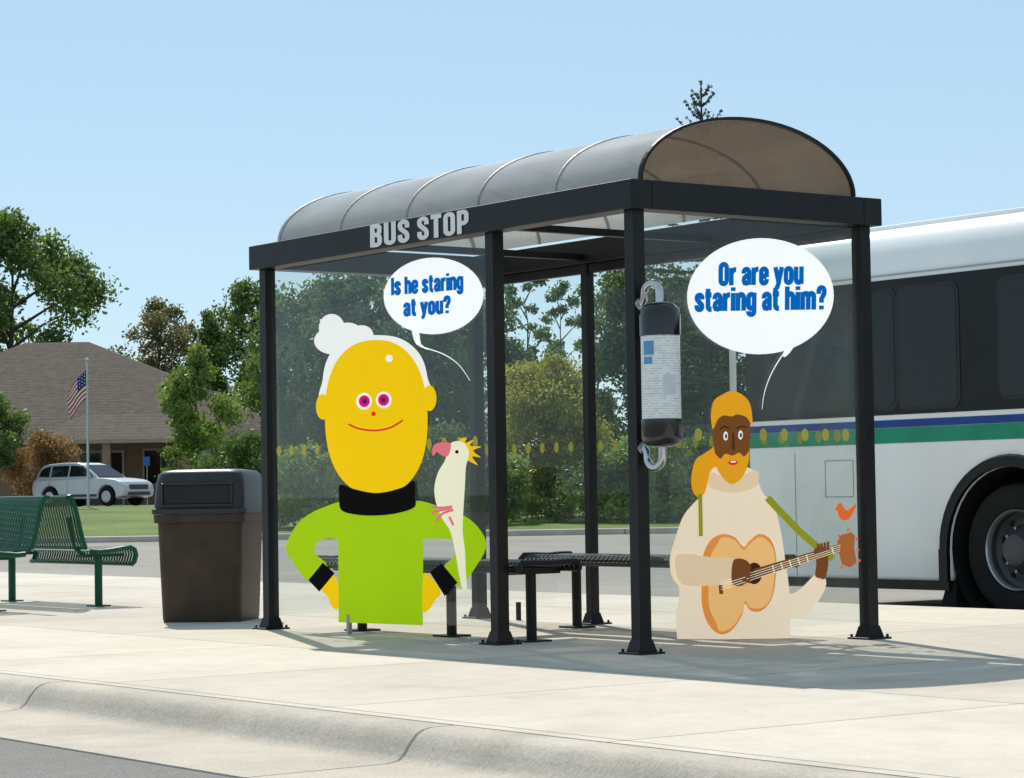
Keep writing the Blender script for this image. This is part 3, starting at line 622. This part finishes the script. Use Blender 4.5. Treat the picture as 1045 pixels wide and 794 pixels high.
def wheel(x):
    w_=bpy.data.objects.new("wheel",None); COL.objects.link(w_); w_.parent=BUS; w_.location=(x,.06,.485)
    b=B(); b.lathe([(.295,.01),(.31,-.008),(.36,-.016),(.42,-.02),(.46,-.012),(.48,.01),(.485,.04),(.485,.24),(.47,.27),(.3,.27)],(0,0,0),'y',44,caps=False); b.obj("tyre",rubber,w_,smooth=True)
    b=B(); b.lathe([(.297,-.004),(.290,-.016),(.282,-.008),(.276,.03)],(0,0,0),'y',44,caps=False); b.obj("rim_lip",mat("wheel_silver",(.5,.51,.52),.35,.8,.1),w_,smooth=True)
    b=B(); b.lathe([(.280,.01),(.274,.08),(.24,.11),(.19,.10),(.14,.04),(.125,.0),(.11,-.03),(.07,-.04),(.0,-.04)],(0,0,0),'y',40,caps=False); b.obj("rim",mat("wheel_dark",(.07,.071,.075),.5,.3,.25),w_,smooth=True)
    dl=mat("dull_steel",(.25,.25,.26),.4,.8)
    for i in range(10):
        b=B(); t=2*math.pi*i/10; b.tube([(.165*math.cos(t),.09,.165*math.sin(t)),(.165*math.cos(t),.04,.165*math.sin(t))],.013,6); b.obj("lug_nut",dl,w_)
        b=B(); t=2*math.pi*(i+.5)/10; b.tube([(.235*math.cos(t),.115,.235*math.sin(t)),(.235*math.cos(t),.104,.235*math.sin(t))],.026,10); b.obj("rim_hole",rubber,w_)
    b=B(); n=24; v=[]
    for i in range(n+1):
        t=math.pi*i/n
        for r,y in((WR,.0),(WR,-.035),(WR+.075,-.035),(WR+.09,.0)): v.append((x+r*math.cos(t),y,.49+r*math.sin(t)))
    f=[]
    for i in range(n):
        for k in range(3): f.append((i*4+k,i*4+k+1,i*4+5+k,i*4+4+k))
    b.add(v,f)
    b.box((x-WR-.085,-.035,.25),(x-WR-.001,.0,.489)); b.box((x+WR+.001,-.035,.25),(x+WR+.085,.0,.489))
    b.obj("wheel_arch",bkp,BUS)
    b=B(); b.lathe([(WR-.002,.02),(WR-.002,.6)],(x,0,.49),'y',32); b.f=[q for q in b.f if len(q)==4 or b.v[q[0]][1]>.3]; b.m=[0]*len(b.f); b.obj("wheel_well",rubber,BUS)
    bb=B(); bb.prism([(x-.76,.05),(x-.60,.05),(x-.58,.30),(x-.66,.30)],'y',.05,.33); bb.obj("mud_flap",rubber,BUS)
wheel(WX); wheel(3.9)
b=B(); b.box((-4.9,.35,2.96),(-2.2,2.2,3.0)); b.obj("roof_unit",wp,BUS,bevel=.02)
b=B(); b.box((gx1-.001,.1,1.3),(gx1+.01,2.44,2.6)); b.obj("windscreen",wg,BUS)
b=B(); b.box((gx0-.01,.3,.5),(gx0+.001,2.24,1.3)); b.obj("engine_door",fr,BUS)
# ------------------------------------------------------------------ cars
def car(loc,rot,paint,label,group=None,suv=True):
    e=thing("parked_car",label,"car",loc,rot,group)
    def arcp(cx,r): return [(cx+r*math.cos(math.radians(a)),.36+r*math.sin(math.radians(a))) for a in range(-10,191,20)]
    low=[(-2.18,.40),(-2.27,.5),(-2.28,.80),(-2.2,1.0),(-2.1,1.04),(.85,1.07),(1.3,1.05),(1.8,.99),(2.08,.90),(2.22,.74),(2.27,.55),(2.22,.36)]
    low+=[p for p in arcp(1.42,.42)]+[(.9,.28),(-.9,.28)]+arcp(-1.38,.42)+[(-1.9,.36)]
    b=B(); b.prism(low,'y',-.88,.88); b.obj("body",paint,e,bevel=.09,bseg=4)
    top=[(-2.16,1.02),(-2.06,1.34),(-1.90,1.54),(-1.6,1.62),(-.8,1.66),(-.2,1.65),(.15,1.57),(.55,1.34),(1.0,1.06)] if suv else [(-1.75,1.02),(-1.2,1.38),(-.9,1.45),(.1,1.45),(.4,1.38),(1.15,1.03)]
    b=B(); n=len(top); v=[]
    for sy in(-1,1):
        for x,z in top: v.append((x,sy*(.84-.30*(z-1.0)),z))
    f=[tuple(range(n)),tuple(range(n,2*n))[::-1]]+[(i,i+n,(i+1)%n+n,(i+1)%n) for i in range(n)]
    b.add(v,f); b.obj("cabin",paint,e,bevel=.05,bseg=3)
    zt=(1.53 if suv else 1.37)
    def yy(z): return .844-.30*(z-1.0)
    wins=([[(-1.98,1.15),(-1.46,1.13),(-1.46,zt),(-1.76,zt-.05),(-1.92,1.36)],[(-1.38,1.13),(-.55,1.13),(-.55,zt+.02),(-1.38,zt)],[(-.47,1.13),(.74,1.13),(.44,1.33),(.12,zt-.02),(-.47,zt+.02)]] if suv else
          [[(-1.45,1.10),(-.5,1.10),(-.5,zt),(-1.08,zt)],[(-.42,1.10),(.9,1.10),(.36,zt),(-.42,zt)]])
    for sy in(-1,1):
        for wv in wins:
            b=B(); b.add([(x,sy*(yy(z)+.004),z) for x,z in wv],[tuple(range(len(wv)))]); b.obj("side_window",wg,e)
    b=B(); a=Vector(top[-3] if suv else top[-2]); c=Vector(top[-1]); d=(c-a); nn=Vector((-d.y,d.x)).normalized()*.03
    if nn.x<0: nn=-nn
    p0=a+d*.05+nn; p1=a+d*.95+nn; b.add([(p0.x,-.58,p0.y),(p0.x,.58,p0.y),(p1.x,.72,p1.y),(p1.x,-.72,p1.y)],[(0,1,2,3)]); b.obj("windscreen",wg,e)
    for sy in(-1,1):
        b=B(); b.prism([(1.9,.74),(2.22,.68),(2.17,.84),(1.86,.92)],'y',sy*.74-.09,sy*.74+.09); b.obj("headlight",mat("lamp_glass",(.8,.82,.85),.1,.3),e,bevel=.01)
        b=B(); b.box((-2.29,sy*.8-.06,.75),(-2.2,sy*.8+.06,.98)); b.obj("tail_light",mat("tail_red",(.4,.02,.02),.3),e)
        b=B(); b.box((.56,sy*.93-.07,1.07),(.68,sy*.93+.07,1.19)); b.obj("mirror",paint,e,bevel=.02)
        for wx in(1.42,-1.38):
            w_=bpy.data.objects.new("wheel",None); COL.objects.link(w_); w_.parent=e; w_.location=(wx,sy*.80,.36)
            b=B(); b.lathe([(.22,-.1),(.34,-.1),(.36,-.07),(.36,.07),(.34,.1),(.22,.1)],(0,0,0),'y',24); b.obj("tyre",rubber,w_,smooth=True)
            b=B(); b.lathe([(.22,-.104),(.2,-.108),(.08,-.09),(.0,-.09)] if sy<0 else [(.22,.104),(.2,.108),(.08,.09),(.0,.09)],(0,0,0),'y',20); b.obj("rim",mat("rim_alloy",(.45,.46,.47),.3,.8),w_,smooth=True)
    tm=mat("car_trim",(.05,.05,.055),.5)
    for sy in(-1,1):
        b=B()
        for x in(-.50,.52,-1.40): b.box((x-.006,sy*.884-.002,.44),(x+.006,sy*.884+.002,.96))
        b.obj("door_seam",tm,e)
        b=B(); b.box((-.95,sy*.884-.003,.36),(.95,sy*.884+.003,.46)); b.obj("sill",tm,e)
    b=B(); b.box((2.2,-.5,.62),(2.275,.5,.80)); b.obj("grille",tm,e)
    b=B(); b.box((2.2,-.6,.40),(2.29,.6,.52)); b.obj("bumper_vent",tm,e)
    return e
silver=mat("silver_paint",(.55,.57,.59),.3,.3,.03,2,0,60,.5,.5); navy=mat("navy_paint",(.02,.04,.10),.25,.3,.03,2,0,60,.5,.5); dgrey=mat("dark_grey_paint",(.05,.05,.055),.25,.3,.03,2,0,60,.5,.5); redp=mat("white_car_paint",(.6,.6,.6),.25,.0,.03,2,0,60,.5,.5)
car(W(-15.9,93,.63),YAW-.55,silver,"silver sport utility car parked in front of the brown-roofed building")
car(W(2.9,90,.63),YAW+.3,navy,"navy blue sedan parked beyond the trees","cars parked in the far lot",False)
car(W(-.4,93,.63),YAW+2.8,redp,"pale grey sedan parked beyond the trees","cars parked in the far lot",False)
car(W(7.8,99,.63),YAW+.3,dgrey,"dark grey sedan parked beyond the trees","cars parked in the far lot",False)
# ------------------------------------------------------------------ building
BD=thing("building","low tan brick building with large brown shingled hip roof","building",W(-19.5,106,.62),YAW)
shin=mat("roof_shingle",(0.10,0.082,0.068),.95,0,.25,3,.6,25,spec=.15)
n=shin.node_tree.nodes; l=shin.node_tree.links; tcx=n.new('ShaderNodeTexCoord'); wv=n.new('ShaderNodeTexWave'); wv.bands_direction='Z'; wv.inputs['Scale'].default_value=2.3; wv.inputs['Distortion'].default_value=.6
l.new(tcx.outputs['Object'],wv.inputs['Vector']); mm=n.new('ShaderNodeMapRange'); mm.inputs[3].default_value=.82; mm.inputs[4].default_value=1.1; l.new(wv.outputs['Fac'],mm.inputs[0])
pr_=n['Principled BSDF']; src=pr_.inputs['Base Color'].links[0].from_socket; sc_=n.new('ShaderNodeVectorMath'); sc_.operation='SCALE'; l.new(src,sc_.inputs[0]); l.new(mm.outputs[0],sc_.inputs['Scale']); l.new(sc_.outputs[0],pr_.inputs['Base Color'])
brick=mat("tan_brick",(0.30,0.19,0.12),.85,0,.15,6,.3,30)
ez=3.15
x0,x1,y0,y1=-12.,10.4,0,26
rx0,rx1=-4.0,-.9; ry=12.5; rz=7.9
b=B(); b.add([(x0,y0,ez),(x1,y0,ez),(x1,y1,ez),(x0,y1,ez),(rx0,ry,rz),(rx1,ry,rz)],[(0,1,5,4),(1,2,5),(2,3,4,5),(3,0,4)])
b.add([(x0,y0,ez-.01),(x1,y0,ez-.01),(x1,y1,ez-.01),(x0,y1,ez-.01)],[(0,1,2,3)]); b.obj("roof",shin,BD,fix=False)
ft=mat("fascia_tan",(.34,.27,.20),.7)
b=B(); b.box((x0-.03,y0-.05,ez-.24),(x1+.03,y0-.001,ez+.02)); b.box((x1+.001,y0,ez-.24),(x1+.05,y1,ez+.02)); b.obj("fascia_board",ft,BD)
b=B(); b.box((x0+.8,y0+.9,0),(x1-.9,y1-.9,ez-.015)); b.obj("wall",brick,BD)
wf=mat("white_frame",(.5,.48,.44),.6)
for x in(-9.5,-6.6,-3.7,4.2,6.8):
    b=B(); b.box((x-.8,y0+.84,.85),(x+.8,y0+.899,2.45)); f_=b.obj("window",wf,BD)
    for xa,xb in((-.72,-.03),(.03,.72)):
        b=B(); b.box((x+xa,y0+.82,.93),(x+xb,y0+.839,2.37)); b.obj("pane",wg,f_)
b=B(); b.box((.6,y0+.84,.0),(2.6,y0+.899,2.4)); f_=b.obj("door",wf,BD)
for xa,xb in((.7,1.57),(1.63,2.5)):
    b=B(); b.box((xa,y0+.82,.05),(xb,y0+.839,2.3)); b.obj("pane",wg,f_)
b=B(); b.add([(-.8,-4,2.75),(6.2,-4,2.75),(6.2,.5,2.75),(-.8,.5,2.75),(1.0,.6,4.0),(4.6,.6,4.0)],[(0,1,5,4),(1,2,5),(3,0,4),(0,3,2,1)]); b.obj("porch_roof",shin,BD,fix=False)
b=B(); b.box((-.83,-4.05,2.6),(6.23,-4.001,2.77)); b.box((6.201,-4,2.6),(6.25,-.0,2.77)); b.obj("porch_fascia",ft,BD)
for x in(-.5,2.6,5.9):
    b=B(); b.box((x-.16,-3.9,0),(x+.16,-3.58,2.6)); b.obj("porch_column",brick,BD)
# ------------------------------------------------------------------ flagpole and flag
FP=thing("flagpole","tall pole with drooping striped flag in front of the building","flagpole",W(-14.7,85,.6),YAW)
b=B(); b.tube([(0,0,0),(0,0,5.05)],[.05,.035],10); b.lathe([(.01,5.05),(.07,5.1),(.07,5.14),(.01,5.2)],(0,0,0),seg=12); b.obj("pole",mat("pole_white",(.6,.6,.6),.4,.3),FP,smooth=True)
NU,NV=24,26; vs=[];fs=[];ms=[]
for i in range(NU+1):
    for j in range(NV+1):
        u=i/NU; v=j/NV
        vs.append((-.04-.60*u**.9-.05*math.sin(5*v)*u, .10*math.sin(9*u+2*v)*u, 4.75-1.0*v-.72*u**1.2))
for i in range(NU):
    for j in range(NV):
        fs.append((i*(NV+1)+j,(i+1)*(NV+1)+j,(i+1)*(NV+1)+j+1,i*(NV+1)+j+1)); u=i/NU; st=j//2
        ms.append(2 if (u<.38 and j<13 and not((i%3==1)and(j%3==1))) else (1 if (u<.38 and j<13) else st%2))
b=B(); b.v=vs;b.f=fs;b.m=ms; b.obj("flag",[mat("flag_red",(.55,.02,.03),.8),mat("flag_white",(.8,.8,.8),.8),mat("flag_blue",(.02,.03,.20),.8)],FP,smooth=True,fix=False)
def sign(loc,rot,kind,label):
    e=thing("traffic_sign",label,"sign",loc,rot)
    b=B(); b.tube([(0,0,0),(0,0,1.9)],.025,8); b.obj("pole",steel,e,smooth=True)
    b=B()
    if kind=='oct': b.prism([(.24*math.cos(math.radians(22.5+45*i)),1.75+.30*math.sin(math.radians(22.5+45*i))) for i in range(8)],'y',-.045,-.035); b.obj("sign_plate",mat("sign_back",(.16,.17,.17),.5,.3),e)
    else: b.box((-.12,-.045,1.55),(.12,-.035,1.9)); b.obj("sign_plate",mat("sign_blue",(.02,.12,.42),.5),e)
sign(W(-8.75,70,.2),YAW,'oct',"grey back of an octagonal road sign on grass")
sign(W(-14.3,96,.63),YAW,'blue',"small blue parking sign on a steel pole")
# ------------------------------------------------------------------ trees
bark=mat("bark",(0.07,0.055,0.042),.9,0,.25,8,.5,20)
def leaves(name,C,R_,nleaf,size,seed,parent,m,flat=1.0):
    rs=np.random.RandomState(seed); C=np.array(C);R_=np.array(R_)
    wgt=R_**2; wgt=wgt/wgt.sum(); idx=rs.choice(len(C),nleaf,p=wgt)
    d=rs.normal(size=(nleaf,3)); d/=np.linalg.norm(d,axis=1)[:,None]
    rr=rs.uniform(0.15,1.0,nleaf)**0.6*(1+0.25*rs.normal(size=nleaf).clip(-1,1.6))
    P=C[idx]+d*(R_[idx]*rr)[:,None]*np.array([1,1,.8])
    a=rs.normal(size=(nleaf,3)); a/=np.linalg.norm(a,axis=1)[:,None]; bq=np.cross(a,rs.normal(size=(nleaf,3))); bq/=np.linalg.norm(bq,axis=1)[:,None]
    s_=size*rs.uniform(.6,1.35,nleaf)[:,None]
    V=np.stack([P-a*s_,P+bq*s_*.55,P+a*s_,P-bq*s_*.55],1).reshape(-1,3)
    me=bpy.data.meshes.new(name); me.vertices.add(len(V)); me.vertices.foreach_set('co',V.ravel().astype(np.float32))
    me.loops.add(nleaf*4); me.loops.foreach_set('vertex_index',np.arange(nleaf*4,dtype=np.int32))
    me.polygons.add(nleaf); me.polygons.foreach_set('loop_start',np.arange(0,nleaf*4,4,dtype=np.int32))
    me.update(calc_edges=True)
    at=me.attributes.new('shade','FLOAT','FACE'); cs=rs.uniform(0,1,len(C)); at.data.foreach_set('value',(0.5*cs[idx]+0.5*rs.uniform(0,1,nleaf)).astype(np.float32))
    me.materials.append(m); o=bpy.data.objects.new(name,me); COL.objects.link(o); o.parent=parent; return o
def tree(name,label,h,cr,base,env,nc,rc,nleaf,size,m,seed,loc,trunk_r=None,group=None,cat="tree"):
    e=thing(name,label,cat,loc,0,group); r=random.Random(seed); C=[];R_=[]
    for i in range(nc):
        t=(i+r.random())/nc; a=r.uniform(0,6.283); rad=env(t)*cr*math.sqrt(r.uniform(.05,1))
        C.append((rad*math.cos(a),rad*math.sin(a),base+(h-base)*t)); R_.append(rc*r.uniform(.6,1.3)*(0.55+.45*min(1,env(t)*1.2)))
    tr=trunk_r or h*.018
    b=B(); n=8; tp=[(r.uniform(-.03,.03)*h*.3*(k>0),r.uniform(-.03,.03)*h*.3*(k>0),h*.88*k/n) for k in range(n+1)]
    b.tube(tp,[tr*(1.25 if k==0 else 1-k/n*.85) for k in range(n+1)],8)
    for i,c in enumerate(C):
        if i%2==0 or nc<30:
            zz=max(base*.7,c[2]-.35*math.hypot(c[0],c[1])-.05*h); k=min(n-1,int(zz/(h*.88)*n)); zz=min(zz,h*.86)
            fr_=(zz/(h*.88)*n)-k; st=Vector(tp[k]).lerp(Vector(tp[k+1]),max(0,min(1,fr_))); c_=Vector(c); mid=st.lerp(c_,.5)+Vector((r.uniform(-.1,.1),r.uniform(-.1,.1),.03*h*.5))
            b.tube([st,mid,c_],[tr*.38,tr*.22,tr*.07],5,caps=False)
    b.obj("trunk",bark,e,smooth=True,fix=False)
    leaves("crown",C,R_,nleaf,size,seed,e,m); return e
oval=lambda t:max(0,math.sin(math.pi*min(1,max(0,.08+.9*t))))**.6
cone=lambda t:(1-t)**.75*.95+.06 if t>.12 else .55+t*3
col_=lambda t:math.sin(math.pi*(.1+.85*t))**.4
dome=lambda t:math.sqrt(max(0.02,1-(t*.97)**2))
egg=lambda t:max(.05,math.sin(math.pi*min(1,.15+.83*t)))**.8*(1.15-.45*t)
mid=leafmat("leaf_green",(0.045,0.085,0.018),(0.22,0.33,0.065))
bright=leafmat("leaf_bright",(0.08,0.15,0.02),(0.36,0.46,0.09))
dark=leafmat("leaf_dark",(0.032,0.064,0.024),(0.16,0.24,0.07))
oliv=leafmat("leaf_olive",(0.09,0.09,0.03),(0.30,0.27,0.11))
rust=leafmat("leaf_rust",(0.14,0.07,0.02),(0.45,0.26,0.08))
redg=leafmat("leaf_red_green",(0.13,0.15,0.02),(0.55,0.50,0.08))
sprc=leafmat("needle",(0.04,0.065,0.03),(0.16,0.20,0.10),.25)
tree("maple_tree","big leafy green tree standing behind the building",16.5,5.2,4,oval,70,1.25,24000,.16,mid,1,W(-28.5,140,.6))
tree("maple_tree","broad olive tree behind the building",11.6,3.0,3,oval,54,.9,17000,.11,oliv,2,W(-20.2,141,.6))
tree("poplar_tree","dark green tree behind the building roof",10.8,2.1,2.5,cone,40,.75,11000,.11,mid,3,W(-17.4,140,.6))
tree("maple_tree","full green tree behind the building corner",12.2,3.0,2.0,oval,64,1.0,21000,.12,mid,4,W(-14.6,139,.6))
tree("linden_tree","young broad green tree on the grass strip",5.0,1.35,1.0,egg,60,.40,13000,.065,bright,5,W(-9.65,75,.42),.07)
GT="trees on the grass behind the shelter"
T1=tree("ash_tree","dense green tree on the grass behind the shelter",7.6,2.3,.3,col_,80,.70,24000,.09,mid,6,W(-7.2,88,.6),group=GT)
T2=tree("ash_tree","dense dark tree on the grass behind the shelter",7.9,2.2,.3,col_,80,.70,24000,.09,dark,7,W(-5.0,84,.55),group=GT)
copy_thing(T1,W(-3.2,82,.55),1.7,.95); copy_thing(T2,W(-1.6,86,.6),2.5,.92)
T3=tree("poplar_tree","tall airy poplar rising behind the shelter",8.8,1.1,.6,col_,36,.40,8000,.08,mid,8,W(.55,94,.6),.09,group="poplars behind the shelter")
copy_thing(T3,W(2.0,98,.6),2.0,.98); copy_thing(T3,W(3.1,90,.6),4.0,.9)
tree("crabapple_tree","yellow-green crabapple with dark trunk on the grass",4.3,1.62,.6,oval,90,.54,34000,.055,redg,9,W(.95,68,.15),.10)
copy_thing(T2,W(4.6,80,.5),.6,.96); copy_thing(T1,W(6.2,84,.58),5.0,.98); copy_thing(T2,W(8.2,83,.58),3.3,.92); copy_thing(T1,W(10.6,86,.6),.9,.9); copy_thing(T2,W(13.6,90,.6),2.0,.85)
GS="shrubs growing below the trees behind the shelter"
U1=tree("shrub","rounded green shrub growing on the grass strip",2.3,1.3,.1,dome,34,.42,12000,.06,mid,21,W(-6.9,64,.1),.04,GS,"shrub")
U2=tree("shrub","rounded yellow-green shrub growing on the grass strip",2.0,1.25,.1,dome,34,.42,12000,.06,bright,22,W(-5.1,63,.06),.04,GS,"shrub")
for i,(la,de,k_) in enumerate([(-3.4,64,1.0),(-1.9,63,1.1),(-.5,64,.9),(2.2,64,.8),(3.6,64,1.1),(5.2,65,.95),(6.7,64,1.05),(8.2,65,1.0),(9.8,65,1.1)]):
    copy_thing(U2 if i%2==0 else U1,W(la,de,-.06+(de-60)*.024),i*1.3,k_)
tree("rust_shrub","rusty orange shrub beside the building wall",2.7,1.7,.3,oval,30,.6,9000,.07,rust,10,W(-18.2,95,.6),cat="shrub")
tree("maple_tree","green sapling near the building wall",4.4,1.3,1.2,oval,26,.5,7000,.08,mid,11,W(-19.6,93,.6))
# spruce
e=thing("spruce_tree","tall spruce with sparse pointed top behind the shelter","tree",W(5.95,75,.5),0)
H=12.9; b=B(); b.tube([(0,0,0),(0,0,H*.6),(0,0,H)],[.16,.09,.018],8); r=random.Random(3); C=[];R_=[]
z=H-.45
while z>2:
    ln=.16+(H-z)*.25; nb=4 if H-z<2 else 7
    for k in range(nb):
        a=r.uniform(0,6.28); l_=ln*r.uniform(.6,1.3); up=.6 if H-z<2.2 else .05; zz=z+r.uniform(-.1,.1)
        p1=Vector((math.cos(a)*l_*.5,math.sin(a)*l_*.5,zz+l_*.5*up)); p2=Vector((math.cos(a)*l_,math.sin(a)*l_,zz+l_*up*1.6)); b.tube([(0,0,zz),p1,p2],[.03,.02,.010],5,caps=False)
        q_=max(3,int(l_/.08))
        for q in range(q_):
            t=(q+1)/q_; pp=Vector((0,0,zz)).lerp(p1,t*2) if t<.5 else p1.lerp(p2,t*2-1); C.append(tuple(pp)); R_.append(.06)
    z-=.36 if H-z<3 else .42
for q in range(8): C.append((0,0,H-.5+q*.07)); R_.append(.045)
b.obj("trunk",bark,e,smooth=True,fix=False); leaves("crown",C,R_,42000,.045,5,e,sprc)
# far woods
rs=random.Random(5); C=[];R_=[]
for i in range(260):
    C.append((rs.uniform(-60,60),rs.uniform(-3,3),rs.uniform(.3,1.0)+abs(rs.gauss(0,.6)))); R_.append(rs.uniform(.5,1.1))
e=leaves("far_woods",[(c[0]*2.2,c[1]*3,c[2]*1.9) for c in C],[q*2.2 for q in R_],40000,.28,8,None,dark); e['kind']='stuff'; e['label']="dense dark woodland and undergrowth along the far lots"; e['category']='woods'
e.location=W(0,150,.6); e.rotation_euler=(0,0,YAW)
